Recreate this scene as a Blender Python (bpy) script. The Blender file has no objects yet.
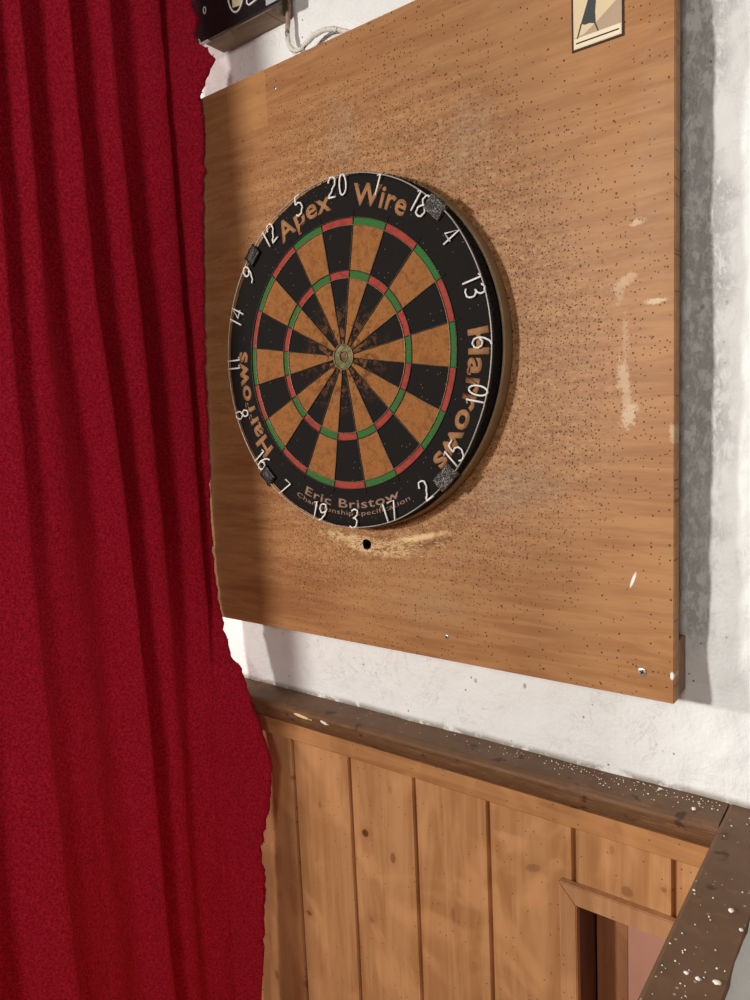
import bpy, bmesh, math, random
from mathutils import Matrix, Vector, Euler, noise as mnoise

random.seed(7)
C = bpy.context.scene.collection
PI = math.pi

# ------------------------------------------------------------------ camera
cam_d = bpy.data.cameras.new('camera')
cam = bpy.data.objects.new('camera', cam_d)
C.objects.link(cam)
cam_d.sensor_fit = 'VERTICAL'
cam_d.sensor_height = 36.0
cam_d.sensor_width = 27.0
cam_d.lens = 724.40 * 36.0 / 1000.0
cam_d.clip_start = 0.02
cam.rotation_mode = 'XYZ'
cam.location = (0.6010, -0.7402, 1.6479)
cam.rotation_euler = (1.4594, 0.0441, 0.6441)
bpy.context.scene.camera = cam

# ------------------------------------------------------------------ world, lamps, exposure
sc = bpy.context.scene
sc.view_settings.view_transform = 'Standard'
sc.view_settings.look = 'None'
sc.view_settings.gamma = 1.0
sc.view_settings.use_curve_mapping = False
sc.view_settings.exposure = -0.08
w = bpy.data.worlds.new('room_light')
sc.world = w
w.use_nodes = True
bg = w.node_tree.nodes['Background']
bg.inputs['Color'].default_value = (1.0, 0.93, 0.86, 1)
bg.inputs['Strength'].default_value = 0.135

def area_lamp(name, loc, target, size, power, col):
    d = bpy.data.lights.new(name, 'AREA')
    d.shape = 'DISK'
    d.size = size
    d.energy = power
    d.color = col
    o = bpy.data.objects.new(name, d)
    o.location = loc
    o.rotation_euler = (Vector(target) - Vector(loc)).to_track_quat('-Z', 'Y').to_euler()
    C.objects.link(o)

area_lamp('wall_lamp_light', (-0.66, -2.15, 1.95), (0.1, 0.03, 1.6), 0.16, 40, (1.0, 0.96, 0.90))
area_lamp('room_lamp_light', (-1.45, -1.60, 1.85), (0.1, 0.03, 1.6), 0.18, 27, (1.0, 0.96, 0.90))
area_lamp('fill_light', (0.75, -2.4, 2.3), (-0.2, -0.1, 1.5), 0.60, 16, (1.0, 0.94, 0.87))  # added fill lamp without a fixture, brightens the curtain folds

# ------------------------------------------------------------------ node helper
class Mat:
    def __init__(s, name, rough=0.6, spec=0.3):
        s.m = bpy.data.materials.new(name)
        s.m.use_nodes = True
        s.t = s.m.node_tree
        s.b = s.t.nodes['Principled BSDF']
        s.b.inputs['Roughness'].default_value = rough
        s.b.inputs['Specular IOR Level'].default_value = spec
        s._pos = None
    def n(s, typ, **kw):
        nd = s.t.nodes.new(typ)
        for k, v in kw.items(): setattr(nd, k, v)
        return nd
    def put(s, sock, v):
        if v is None: return
        if hasattr(v, 'is_linked') or isinstance(v, bpy.types.NodeSocket): s.t.links.new(v, sock)
        else:
            if isinstance(v, (tuple, list)) and len(v) == 3 and sock.type == 'RGBA': v = (*v, 1)
            sock.default_value = v
    def pos(s):
        if s._pos is None: s._pos = s.n('ShaderNodeNewGeometry').outputs['Position']
        return s._pos
    def xyz(s):
        if not hasattr(s, '_xyz'):
            q = s.n('ShaderNodeSeparateXYZ'); s.put(q.inputs[0], s.pos())
            s._xyz = (q.outputs[0], q.outputs[1], q.outputs[2])
        return s._xyz
    def vec(s, x, y, z):
        c = s.n('ShaderNodeCombineXYZ')
        for i, v in enumerate((x, y, z)): s.put(c.inputs[i], v)
        return c.outputs[0]
    def math(s, op, a, b=None, c=None, clamp=False):
        q = s.n('ShaderNodeMath', operation=op, use_clamp=clamp)
        s.put(q.inputs[0], a)
        if b is not None: s.put(q.inputs[1], b)
        if c is not None: s.put(q.inputs[2], c)
        return q.outputs[0]
    def mul(s, *a):
        r = a[0]
        for b in a[1:]: r = s.math('MULTIPLY', r, b)
        return r
    def mx(s, *a):
        r = a[0]
        for b in a[1:]: r = s.math('MAXIMUM', r, b)
        return r
    def scale(s, v, sx, sy, sz):
        q = s.n('ShaderNodeVectorMath', operation='MULTIPLY')
        s.put(q.inputs[0], v); q.inputs[1].default_value = (sx, sy, sz)
        return q.outputs[0]
    def noise(s, scale, v=None, detail=3, rough=0.55, dist=0.0):
        q = s.n('ShaderNodeTexNoise')
        s.put(q.inputs['Vector'], s.pos() if v is None else v)
        q.inputs['Scale'].default_value = scale
        q.inputs['Detail'].default_value = detail
        q.inputs['Roughness'].default_value = rough
        q.inputs['Distortion'].default_value = dist
        return q.outputs['Fac']
    def voro(s, scale, v=None, dims='3D', feat='F1'):
        q = s.n('ShaderNodeTexVoronoi', voronoi_dimensions=dims, feature=feat)
        s.put(q.inputs['Vector'], s.pos() if v is None else v)
        q.inputs['Scale'].default_value = scale
        return q
    def ss(s, v, a, b):                       # smoothstep a..b -> 0..1 (a may exceed b)
        q = s.n('ShaderNodeMapRange', interpolation_type='SMOOTHSTEP')
        lo, hi, t0, t1 = (a, b, 0, 1) if a < b else (b, a, 1, 0)
        s.put(q.inputs['Value'], v)
        q.inputs['From Min'].default_value = lo; q.inputs['From Max'].default_value = hi
        q.inputs['To Min'].default_value = t0; q.inputs['To Max'].default_value = t1
        return q.outputs[0]
    def mix(s, f, a, b):
        q = s.n('ShaderNodeMix', data_type='RGBA')
        s.put(q.inputs[0], f); s.put(q.inputs[6], a); s.put(q.inputs[7], b)
        return q.outputs[2]
    def bump(s, h, strength=0.4, dist=0.002):
        q = s.n('ShaderNodeBump')
        q.inputs['Strength'].default_value = strength
        q.inputs['Distance'].default_value = dist
        s.put(q.inputs['Height'], h)
        s.t.links.new(q.outputs[0], s.b.inputs['Normal'])
    def col(s, v): s.put(s.b.inputs['Base Color'], v)
    def blob(s, u, v, cu, cv, ru, rv, ang=0.0, soft=0.35, wob=None):
        """soft ellipse mask in two coordinates, edge broken by a noise value"""
        du = s.math('SUBTRACT', u, cu); dv = s.math('SUBTRACT', v, cv)
        ca, sa = math.cos(ang), math.sin(ang)
        a = s.math('ADD', s.mul(du, ca / ru), s.mul(dv, sa / ru))
        b = s.math('ADD', s.mul(du, -sa / rv), s.mul(dv, ca / rv))
        r = s.math('SQRT', s.math('ADD', s.mul(a, a), s.mul(b, b)))
        if wob is not None: r = s.math('ADD', r, wob)
        return s.ss(r, 1.0 + soft, 1.0 - soft)

def plain(name, col, rough=0.6, spec=0.3, metal=0.0, var=0.25, scale=60, bump=0.0):
    m = Mat(name, rough, spec)
    m.b.inputs['Metallic'].default_value = metal
    f = m.noise(scale, detail=4)
    m.col(m.mix(f, tuple(c * (1 - var) for c in col), tuple(min(1, c * (1 + var)) for c in col)))
    if bump: m.bump(m.noise(scale * 4, detail=3), bump, 0.0015)
    return m.m

# ------------------------------------------------------------------ mesh helpers
def thing(name, label, cat, loc, group=None):
    o = bpy.data.objects.new(name, None)
    o.empty_display_size = 0.05
    o.location = loc
    o['label'] = label; o['category'] = cat
    if group: o['group'] = group
    C.objects.link(o)
    return o

def tag(o, label, cat, group=None, kind=None):
    o['label'] = label; o['category'] = cat
    if group: o['group'] = group
    if kind: o['kind'] = kind
    return o

def origin_of(p):
    v = Vector((0, 0, 0))
    while p is not None:
        v += p.location; p = p.parent
    return v

def obj(name, bm, mats, parent=None, smooth=False, label=None, origin=None):
    """link a bmesh given in world coordinates as one mesh object"""
    off = origin_of(parent) if parent is not None else Vector(origin or (0, 0, 0))
    me = bpy.data.meshes.new(name)
    bmesh.ops.translate(bm, verts=bm.verts, vec=-off)
    bm.normal_update()
    bm.to_mesh(me); bm.free()
    for m in (mats if isinstance(mats, (list, tuple)) else [mats]): me.materials.append(m)
    if smooth:
        for p in me.polygons: p.use_smooth = True
    o = bpy.data.objects.new(name, me)
    C.objects.link(o)
    if parent is not None: o.parent = parent
    else: o.location = off
    if label: o['label'] = label
    return o

def structure(name, bm, mats, smooth=False, label=None):
    o = obj(name, bm, mats, None, smooth)
    o['kind'] = 'structure'
    if label: o['label'] = label
    return o

def box(bm, x0, x1, y0, y1, z0, z1, bev=0.0, mat=0, seg=2):
    r = bmesh.ops.create_cube(bm, size=1.0)
    vs = r['verts']
    for v in vs:
        v.co = Vector((x0 + (v.co.x + .5) * (x1 - x0), y0 + (v.co.y + .5) * (y1 - y0), z0 + (v.co.z + .5) * (z1 - z0)))
    fs = {f for v in vs for f in v.link_faces}
    for f in fs: f.material_index = mat
    if bev:
        es = list({e for v in vs for e in v.link_edges})
        bmesh.ops.bevel(bm, geom=es, offset=bev, segments=seg, profile=0.5, affect='EDGES', material=mat)
    return bm

def prism(bm, pts, axis, a0, a1, mat=0):
    """closed 2-D outline swept along an axis ('x': pts are (y,z); 'y': (x,z); 'z': (x,y))"""
    def mk(p, a):
        return {'x': (a, p[0], p[1]), 'y': (p[0], a, p[1]), 'z': (p[0], p[1], a)}[axis]
    A = [bm.verts.new(mk(p, a0)) for p in pts]
    B = [bm.verts.new(mk(p, a1)) for p in pts]
    n = len(pts); fs = []
    for i in range(n):
        fs.append(bm.faces.new((A[i], A[(i + 1) % n], B[(i + 1) % n], B[i])))
    fs.append(bm.faces.new(A[::-1])); fs.append(bm.faces.new(B))
    for f in fs: f.material_index = mat
    bmesh.ops.recalc_face_normals(bm, faces=fs)
    return bm

def tube(bm, pts, r, n=6, closed=False, mat=0):
    pts = [Vector(p) for p in pts]; N = len(pts); rings = []
    rad = r if callable(r) else (lambda i: r)
    up = None
    for i, p in enumerate(pts):
        if closed: t = pts[(i + 1) % N] - pts[i - 1]
        else: t = pts[min(i + 1, N - 1)] - pts[max(i - 1, 0)]
        t.normalize()
        if up is None:
            up = Vector((0, 1, 0)) if abs(t.y) < .9 else Vector((1, 0, 0))
        up = (up - t * up.dot(t)).normalized()
        s = t.cross(up)
        rings.append([bm.verts.new(p + (up * math.cos(2 * PI * k / n) + s * math.sin(2 * PI * k / n)) * rad(i)) for k in range(n)])
    m = N if closed else N - 1
    for i in range(m):
        a, b = rings[i], rings[(i + 1) % N]
        for k in range(n):
            f = bm.faces.new((a[k], a[(k + 1) % n], b[(k + 1) % n], b[k])); f.smooth = True; f.material_index = mat
    if not closed:
        bm.faces.new(rings[0][::-1]).material_index = mat; bm.faces.new(rings[-1]).material_index = mat
    return bm

def catmull(P, n=8):
    P = [Vector(p) for p in P]; out = []
    for i in range(len(P) - 1):
        a, b, c, d = P[max(i - 1, 0)], P[i], P[i + 1], P[min(i + 2, len(P) - 1)]
        for k in range(n):
            t = k / n
            out.append(.5 * ((2 * b) + (c - a) * t + (2 * a - 5 * b + 4 * c - d) * t * t + (3 * b - a - 3 * c + d) * t ** 3))
    out.append(P[-1])
    return out

def lathe(bm, prof, cx, cz, n=96, mats=None, jit=None, sx=1.0, sz=1.0):
    """profile of (radius, y) revolved about the horizontal axis through (cx, cz)"""
    rings = []
    for j, (r, y) in enumerate(prof):
        ring = []
        for k in range(n):
            a = 2 * PI * k / n
            rr = r + (jit(j, a) if jit else 0)
            ring.append(bm.verts.new((cx + sx * rr * math.cos(a), y, cz + sz * rr * math.sin(a))))
        rings.append(ring)
    for j in range(len(prof) - 1):
        for k in range(n):
            f = bm.faces.new((rings[j][k], rings[j + 1][k], rings[j + 1][(k + 1) % n], rings[j][(k + 1) % n]))
            f.smooth = True
            if mats: f.material_index = mats[j]
    return rings

def fbm(x, y, z, o=4): return mnoise.fractal(Vector((x, y, z)), 1.0, 2.0, o)

# ------------------------------------------------------------------ materials
def m_wall():
    m = Mat('white_rough_plaster', 0.75, 0.2)
    x, y, z = m.xyz()
    n1 = m.noise(9, detail=5); n2 = m.noise(45, detail=5, rough=.65); n3 = m.noise(220, detail=3)
    base = m.mix(n2, (.82, .825, .815), (.905, .908, .90))
    # old grey grime, densest beside the edge of the backing board
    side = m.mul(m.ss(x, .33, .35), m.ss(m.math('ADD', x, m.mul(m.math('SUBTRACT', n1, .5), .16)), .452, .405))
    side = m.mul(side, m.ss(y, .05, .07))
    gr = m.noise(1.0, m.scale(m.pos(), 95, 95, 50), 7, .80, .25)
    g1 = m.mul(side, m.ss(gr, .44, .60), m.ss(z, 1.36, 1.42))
    cr = m.ss(m.math('ABSOLUTE', m.math('SUBTRACT', m.noise(14, detail=6, rough=.7, dist=.6), .5)), .018, .0)
    specks = m.mul(m.ss(m.voro(75).outputs['Distance'], .13, .06), m.ss(m.noise(17), .55, .62))
    smud = m.mul(m.ss(m.noise(30, m.scale(m.pos(), 1, 1, 1), 6, .7, 1.2), .58, .72), m.ss(n1, .46, .60))
    low = m.mul(m.ss(x, .30, .10), m.ss(z, 1.36, 1.33), m.ss(z, 1.19, 1.23))
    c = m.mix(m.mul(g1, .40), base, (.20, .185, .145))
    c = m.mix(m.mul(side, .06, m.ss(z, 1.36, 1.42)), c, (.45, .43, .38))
    c = m.mix(m.mul(cr, .22, m.ss(n1, .45, .6)), c, (.33, .31, .27))
    c = m.mix(m.mul(smud, low, .55), c, (.35, .34, .30))
    c = m.mix(m.mul(specks, .75), c, (.12, .10, .075))
    fleck = m.mul(m.ss(m.voro(38, m.scale(m.pos(), 1, 1, .7)).outputs['Distance'], .12, .06), m.ss(m.noise(8), .48, .52))
    c = m.mix(m.mul(fleck, .6), c, (.15, .135, .10))
    gap = m.mul(m.ss(z, 1.2235, 1.2135), m.ss(n2, .36, .52))
    c = m.mix(m.mul(gap, .75), c, (.20, .155, .11))
    m.col(c)
    h = m.math('ADD', m.math('ADD', m.mul(n2, .7), m.mul(n3, .22)), m.mul(m.math('ADD', g1, specks), -.3))
    m.bump(h, .6, .005)
    return m.m

def m_board():
    m = Mat('worn_plywood', 0.50, 0.30)
    x, y, z = m.xyz()
    p2 = m.vec(x, z, 0.0)
    grain = m.noise(1.0, m.scale(m.pos(), 9, 40, 95), 5, .62, .5)
    fine = m.noise(1.0, m.scale(m.pos(), 55, 60, 520), 3, .6)
    wave = m.noise(1.0, m.scale(m.pos(), 4, 10, 26), 3, .5, 1.4)
    blot = m.noise(6, detail=4)
    c = m.mix(m.ss(grain, .32, .68), (.320, .138, .049), (.425, .205, .080))
    c = m.mix(m.mul(m.ss(wave, .52, .72), m.math('ADD', m.mul(m.ss(x, .0, -.2), .35), .22)), c, (.24, .088, .032))
    c = m.mix(m.mul(m.ss(fine, .56, .72), m.math('ADD', m.mul(m.ss(x, .0, -.2), .25), .25)), c, (.20, .080, .032))
    c = m.mix(m.mul(m.ss(blot, .45, .7), .30), c, (.47, .25, .105))
    # dart wear: pale bruised fibre round the board, then countless holes
    dx = m.math('ADD', x, .001); dz = m.math('SUBTRACT', z, 1.7295)
    r = m.math('SQRT', m.math('ADD', m.mul(dx, dx), m.mul(dz, dz)))
    rw = m.math('ADD', r, m.mul(m.math('SUBTRACT', blot, .5), .16))
    near = m.ss(rw, .40, .22)
    chew = m.noise(1.0, m.scale(m.pos(), 130, 130, 230), 4, .7)
    lefty = m.ss(x, -.26, -.08)
    c = m.mix(m.mul(near, m.ss(chew, .52, .66), .60, lefty), c, (.58, .36, .17))
    c = m.mix(m.mul(near, m.ss(chew, .47, .34), .60, lefty), c, (.16, .060, .022))
    jx = m.mul(m.math('SUBTRACT', m.noise(420, detail=2), .5), .0022)
    p2w = m.vec(m.math('ADD', x, jx), m.math('ADD', z, m.mul(m.math('SUBTRACT', m.noise(360, detail=2), .5), .0018)), 0.0)
    holes = None
    for sc_, rad, near_p, far_p in ((125, .115, .85, .10), (205, .165, .75, .05), (56, .070, .60, .22)):
        v = m.voro(sc_, p2w, '2D')
        rc = m.n('ShaderNodeSeparateColor'); m.put(rc.inputs[0], v.outputs['Color'])
        prob = m.math('ADD', m.mul(m.ss(rw, .44, .20), near_p - far_p), far_p)
        prob = m.mul(prob, m.math('ADD', m.mul(lefty, .85), .15))
        h = m.mul(m.ss(v.outputs['Distance'], rad, rad * .55), m.math('LESS_THAN', rc.outputs[0], prob))
        holes = h if holes is None else m.mx(holes, h)
    c = m.mix(m.mul(holes, .92), c, (.060, .024, .010))
    # scuffs, glue patches and scratches
    wob = m.mul(m.math('SUBTRACT', m.noise(150, detail=5, rough=.8), .5), 4.0)
    wob2 = m.mul(m.math('SUBTRACT', m.noise(50, detail=4, rough=.7), .5), 2.6)
    pale = None
    for a in ((.350, 1.777, .013, .005, .5, .5), (.345, 1.768, .004, .012, 0, .35), (.381, 1.754, .010, .0025, 0, .95), (.349, 1.680, .006, .016, .1, .6),
              (.354, 1.641, .007, .014, -.2, .75), (.3632, 1.834, .007, .003, .2, .7), (.351, 1.72, .003, .02, 0, .3), (.352, 1.66, .005, .02, 0, .45),
              (.3978, 1.62, .003, .010, 0, .6)):
        b = m.mul(m.blob(x, z, *a[:5], wob=wob), a[5])
        pale = b if pale is None else m.mx(pale, b)
    c = m.mix(m.mul(pale, .85), c, (.66, .51, .35))
    tick = m.mx(m.blob(x, z, .3575, 1.4638, .0015, .0085, -.35), m.blob(x, z, .3978, 1.3643, .002, .004))
    c = m.mix(tick, c, (.88, .86, .78))
    grey = None
    for a in ((.2212, 1.558, .05, .022, .2, .55), (.19, 1.535, .05, .012, 0, .35), (-.016, 2.017, .022, .035, .2, .5), (.168, 1.963, .026, .038, -.5, .5),
              (.10, 1.40, .05, .02, .1, .25), (.38, 1.9, .02, .1, 0, .25)):
        b = m.mul(m.blob(x, z, *a[:5], soft=.6, wob=wob2), a[5])
        grey = b if grey is None else m.mx(grey, b)
    c = m.mix(m.mul(grey, m.ss(chew, .30, .62), .8), c, (.36, .27, .18))
    c = m.mix(m.mul(m.blob(x, z, .105, 1.487, .026, .0022, .30, wob=wob2), .7), c, (.16, .08, .035))
    bare = m.mx(m.blob(x, z, .018, 1.474, .055, .009, -.02, soft=.6, wob=wob2), m.blob(x, z, -.04, 1.485, .035, .007, -.1, soft=.6, wob=wob2))
    c = m.mix(m.mul(bare, m.ss(chew, .38, .56), .85), c, (.72, .52, .27))
    bare2 = m.blob(x, z, .085, 1.493, .035, .004, .2, soft=.5, wob=wob2)
    c = m.mix(m.mul(bare2, .8), c, (.84, .62, .32))
    # patch of light at the upper left, painted as a paler oblong in the wood
    ob = m.mul(m.ss(x, -.224, -.223), m.ss(x, -.144, -.145), m.ss(z, 2.062, 2.064))
    c = m.mix(m.mul(ob, .40), c, (.50, .25, .09))
    m.col(c)
    hh = m.math('ADD', m.mul(grain, .25), m.mul(holes, -.9))
    hh = m.math('ADD', hh, m.mul(near, chew, .7, lefty))
    m.bump(hh, .55, .0018)
    return m.m

def m_pine(name, lo, hi, vertical=True, boards=False, rough=.42):
    m = Mat(name, rough, 0.35)
    x, y, z = m.xyz()
    if boards:
        idx = m.math('FLOOR', m.math('DIVIDE', m.math('SUBTRACT', x, -.6665), .118))
    else: idx = 0.0
    sx = (60, 60, 4) if vertical else (4, 60, 60)
    v = m.scale(m.pos(), *[q * .55 for q in sx])
    if boards:
        q = m.n('ShaderNodeVectorMath', operation='ADD')
        m.put(q.inputs[0], v); m.put(q.inputs[1], m.vec(m.mul(idx, 17.3), 0.0, m.mul(idx, 7.7)))
        v = q.outputs[0]
    g = m.noise(1.0, v, 5, .6, 1.6)
    f = m.noise(1.0, m.scale(v, 5, 5, 3), 3, .6)
    painted_sheen = m.noise(7, m.scale(m.pos(), 1, 1, .8), 2, .5, 2.2)  # reflected light imitated by pale swirls in the wood colour
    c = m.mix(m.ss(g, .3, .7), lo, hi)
    c = m.mix(m.mul(m.ss(painted_sheen, .46, .64), .50), c, tuple(min(1, k * 1.30) for k in hi))
    c = m.mix(m.mul(m.ss(f, .56, .75), .22), c, tuple(k * .6 for k in lo))
    c = m.mix(m.mul(m.ss(m.noise(5), .5, .7), .35), c, tuple(k * .8 for k in lo))
    worm = m.voro(95, m.vec(x, z, 0.0), '2D')
    rc = m.n('ShaderNodeSeparateColor'); m.put(rc.inputs[0], worm.outputs['Color'])
    wh = m.mul(m.ss(worm.outputs['Distance'], .11, .06), m.math('LESS_THAN', rc.outputs[0], .11))
    c = m.mix(m.mul(wh, .8), c, (.08, .035, .015))
    if boards:
        wob = m.mul(m.math('SUBTRACT', m.noise(110, detail=3), .5), .8)
        for a in ((-0.0547, 1.0254, 0.0058, 0.006, -0.4, 0.98), (-0.0037, 1.0029, 0.0048, 0.008, 0, 0.7), (-0.1820, 0.8437, 0.0055, 0.004, -0.4, 0.75), (-0.0492, 0.8856, 0.005, 0.006, 0, 0.4), (-0.2680, 0.6928, 0.0045, 0.009, 0, 0.65), (-0.1988, 0.7065, 0.005, 0.007, 0, 0.6), (0.0971, 0.9530, 0.0035, 0.011, 0, 0.42), (-0.1440, 1.0434, 0.003, 0.006, 0, 0.45), (0.3397, 1.0804, 0.0065, 0.0065, 0, 0.6), (0.2201, 1.0676, 0.011, 0.005, 0.4, 0.45), (-0.2003, 1.0730, 0.006, 0.003, 0, 0.5), (0.3818, 1.0989, 0.003, 0.003, 0, 0.55), (0.3223, 1.1272, 0.003, 0.006, 0, 0.35), (-0.0037, 1.1088, 0.003, 0.006, 0, 0.3), (-.03, 1.075, .012, .03, 0, .14)):
            c = m.mix(m.mul(m.blob(x, z, *a[:5], soft=.3, wob=wob), a[5]), c, (.085, .028, .012) if a[5] > .9 else (.17, .062, .024))
            ring = m.blob(x, z, a[0], a[1], a[2] * 2.1, a[3] * 2.4, a[4], soft=.6, wob=wob)
            c = m.mix(m.mul(ring, .18), c, (.25, .10, .04))
    m.col(c)
    m.bump(m.math('ADD', m.mul(g, .3), m.mul(wh, -.8)), .3, .0012)
    return m.m

def m_rail():
    m = Mat('dark_dusty_wood', 0.58, 0.28)
    ax = m.noise(1.0, m.scale(m.pos(), 14, 14, 60), 5, .65, .8)
    g = m.noise(1.0, m.scale(m.pos(), 40, 40, 200), 4, .6, .4)
    d = m.noise(26, detail=5, rough=.65)
    x, y, z = m.xyz()
    c = m.mix(ax, (.080, .037, .017), (.215, .106, .050))
    c = m.mix(m.mul(m.ss(g, .5, .7), .5), c, (.26, .135, .065))
    up = m.ss(z, 1.208, 1.2115)
    c = m.mix(m.mul(up, m.math('ADD', m.mul(m.ss(d, .35, .65), .30), .22)), c, (.180, .112, .066))
    sp = m.voro(210); rc = m.n('ShaderNodeSeparateColor'); m.put(rc.inputs[0], sp.outputs['Color'])
    spk = m.mul(m.ss(sp.outputs['Distance'], .30, .18), m.math('LESS_THAN', rc.outputs[0], .07), up, m.ss(d, .40, .58))
    c = m.mix(m.mul(spk, .6), c, (.62, .56, .47))
    dk = m.mul(m.ss(m.noise(38, detail=3), .62, .70), .7)
    c = m.mix(dk, c, (.03, .016, .010))
    m.col(c)
    m.bump(m.math('ADD', ax, m.mul(d, .6)), .35, .0015)
    return m.m

def m_felt():
    m = Mat('red_wool_felt', 0.95, 0.08)
    n1 = m.ss(m.noise(330, detail=4, rough=.75), .33, .67); n2 = m.noise(30, detail=3); n3 = m.noise(900, detail=2)
    c = m.mix(n1, (.380, .006, .024), (.820, .030, .075))
    c = m.mix(m.mul(n2, .30), c, (.48, .008, .036))
    m.col(c)
    m.b.inputs['Sheen Weight'].default_value = .10
    m.b.inputs['Sheen Roughness'].default_value = .5
    m.b.inputs['Sheen Tint'].default_value = (1, .25, .3, 1)
    m.bump(m.math('ADD', n1, m.mul(n3, .5)), .6, .002)
    return m.m

def m_sisal(name, base, worn, amt=.5, rad=.10, spk=.5, base_amt=.06):
    """compressed fibre: fine mottling and wear that grows towards the bull"""
    m = Mat(name, .85, .12)
    x, y, z = m.xyz()
    n1 = m.noise(260, detail=4, rough=.7); n2 = m.noise(1.0, m.scale(m.pos(), 75, 75, 75), 5, .7, .5)
    dx = m.math('ADD', x, .001); dz = m.math('SUBTRACT', z, 1.7295)
    r = m.math('SQRT', m.math('ADD', m.mul(dx, dx), m.mul(dz, dz)))
    c = m.mix(n1, tuple(k * .62 for k in base), tuple(k * 1.35 for k in base))
    near = m.ss(r, rad, .008)
    c = m.mix(m.mul(m.ss(n2, .47, .60), m.math('ADD', m.mul(near, amt), base_amt)), c, worn)
    v = m.voro(300); rc = m.n('ShaderNodeSeparateColor'); m.put(rc.inputs[0], v.outputs['Color'])
    s = m.mul(m.ss(v.outputs['Distance'], .28, .15), m.math('LESS_THAN', rc.outputs[0], .085))
    c = m.mix(m.mul(s, spk), c, (.035, .018, .010))
    v2 = m.voro(170); rc2 = m.n('ShaderNodeSeparateColor'); m.put(rc2.inputs[0], v2.outputs['Color'])
    s2 = m.mul(m.ss(v2.outputs['Distance'], .16, .08), m.math('LESS_THAN', rc2.outputs[1], .05))
    c = m.mix(m.mul(s2, .35), c, (.42, .33, .2))
    m.col(c)
    m.bump(m.math('ADD', n1, m.mul(m.mx(s, s2), -.5)), .5, .0012)
    return m.m

WALL = m_wall(); BOARD = m_board(); RAIL = m_rail(); FELT = m_felt()
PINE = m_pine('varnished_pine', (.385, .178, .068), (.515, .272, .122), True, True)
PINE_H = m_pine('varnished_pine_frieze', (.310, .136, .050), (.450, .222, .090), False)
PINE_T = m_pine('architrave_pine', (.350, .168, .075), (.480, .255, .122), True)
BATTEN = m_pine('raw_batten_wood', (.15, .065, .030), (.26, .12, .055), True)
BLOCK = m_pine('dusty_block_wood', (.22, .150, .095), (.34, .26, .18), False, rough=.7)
BLACK = m_sisal('black_sisal', (.014, .012, .011), (.24, .095, .034), .9, .085, 0, .0)
NATURAL = m_sisal('natural_sisal', (.33, .135, .042), (.10, .038, .014), .75, .080, .85, .32)
RED = m_sisal('red_sisal', (.38, .058, .045), (.16, .03, .022), .4, .2, .5, .35)
GREEN = m_sisal('green_sisal', (.040, .160, .040), (.08, .09, .04), .4, .2, .5, .35)
BULLG = m_sisal('worn_green_sisal', (.12, .145, .055), (.30, .23, .12), .8, .2, .3)
BULLR = m_sisal('worn_bull_centre', (.15, .075, .045), (.34, .20, .12), .7, .2, .4)
RIM = plain('dartboard_side_band', (.32, .235, .140), .6, .3, 0, .25, 35, .2)
WIREM = plain('dark_spider_wire', (.045, .036, .028), .45, .5, .4, .4, 80)
WIREB = plain('bright_spider_wire', (.52, .47, .38), .35, .5, .6, .3, 60)
NUMW = plain('white_number_wire', (.86, .84, .80), .4, .4, 0, .05, 60)
RINGW = plain('worn_ring_wire', (.36, .33, .29), .4, .5, .3, .35, 40)
PRINT = plain('ochre_print', (.38, .185, .085), .8, .15, 0, .35, 190)
PRINT2 = plain('faded_pink_print', (.33, .20, .145), .8, .15, 0, .40, 260)
CLIPB = plain('black_clip_tape', (.016, .014, .013), .35, .5, 0, .4, 150, .6)
STEEL = plain('screw_steel', (.62, .56, .47), .35, .5, .7, .2, 200)
DARKS = plain('screw_slot', (.03, .02, .015), .7)
SPLINT = plain('pale_splinter', (.80, .58, .30), .7, .2, 0, .2, 90)
CRUMB = plain('plaster_crumb', (.84, .80, .72), .8, .2, 0, .08, 300)
PINK = plain('dull_pink_panel', (.50, .255, .185), .5, .3, 0, .10, 25, .1)
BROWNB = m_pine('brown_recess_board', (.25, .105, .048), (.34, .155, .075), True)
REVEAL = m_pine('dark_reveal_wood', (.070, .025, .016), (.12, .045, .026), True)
DARKGAP = plain('dark_cavity', (.012, .008, .006), .9, .1)
WIREG = plain('tarnished_spider_wire', (.22, .175, .10), .4, .5, .5, .6, 70)
FLOORM = plain('floor_boards', (.20, .11, .055), .5, .3, 0, .3, 6)
SIGNB = plain('black_sign_enamel', (.010, .010, .012), .30, .5, 0, .3, 30)
SIGNW = plain('white_sign_print', (.80, .79, .76), .5, .3, 0, .05, 60)
SIGNC = plain('cream_sign_print', (.62, .54, .38), .5, .3, 0, .1, 60)
SIGNG = plain('grey_sign_patch', (.50, .53, .56), .35, .5, .2, .15, 60)

# ------------------------------------------------------------------ the setting
WY = 0.080                                    # plane of the dartboard wall
HX0, HX1, HZ0, HZ1 = 0.281, 0.46, 0.52, 1.046  # recess in the panelling
def wall_y(x, z):
    d = .0045 * fbm(x * 5, 0, z * 5) + .0016 * fbm(x * 24 + 7, 3, z * 24)
    ridge = math.exp(-((x - .455 - .02 * fbm(z * 4, 1, 2)) / .035) ** 2)
    k = min(1, max(0, (x - .408) / .03)) * min(1, max(0, (z - 1.25) / .1))
    d += k * (.0150 * fbm(x * 3, 2, z * 5.5, 3) + .0030 * fbm(x * 30, 6, z * 30, 4))
    return WY + .0035 + d * .85 + (.004 * fbm(3, x * 14, z * 14) if x > .4 else 0) - .002 * ridge
bm = bmesh.new()
def lin(a, b, st):
    n = max(1, round((b - a) / st)); return [a + (b - a) * i / n for i in range(n)]
xs = lin(-.9, -.36, .06) + lin(-.36, HX0, .007) + lin(HX0, HX1, .0065) + lin(HX1, .70, .006) + lin(.70, 1.6, .06) + [1.6]
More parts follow.
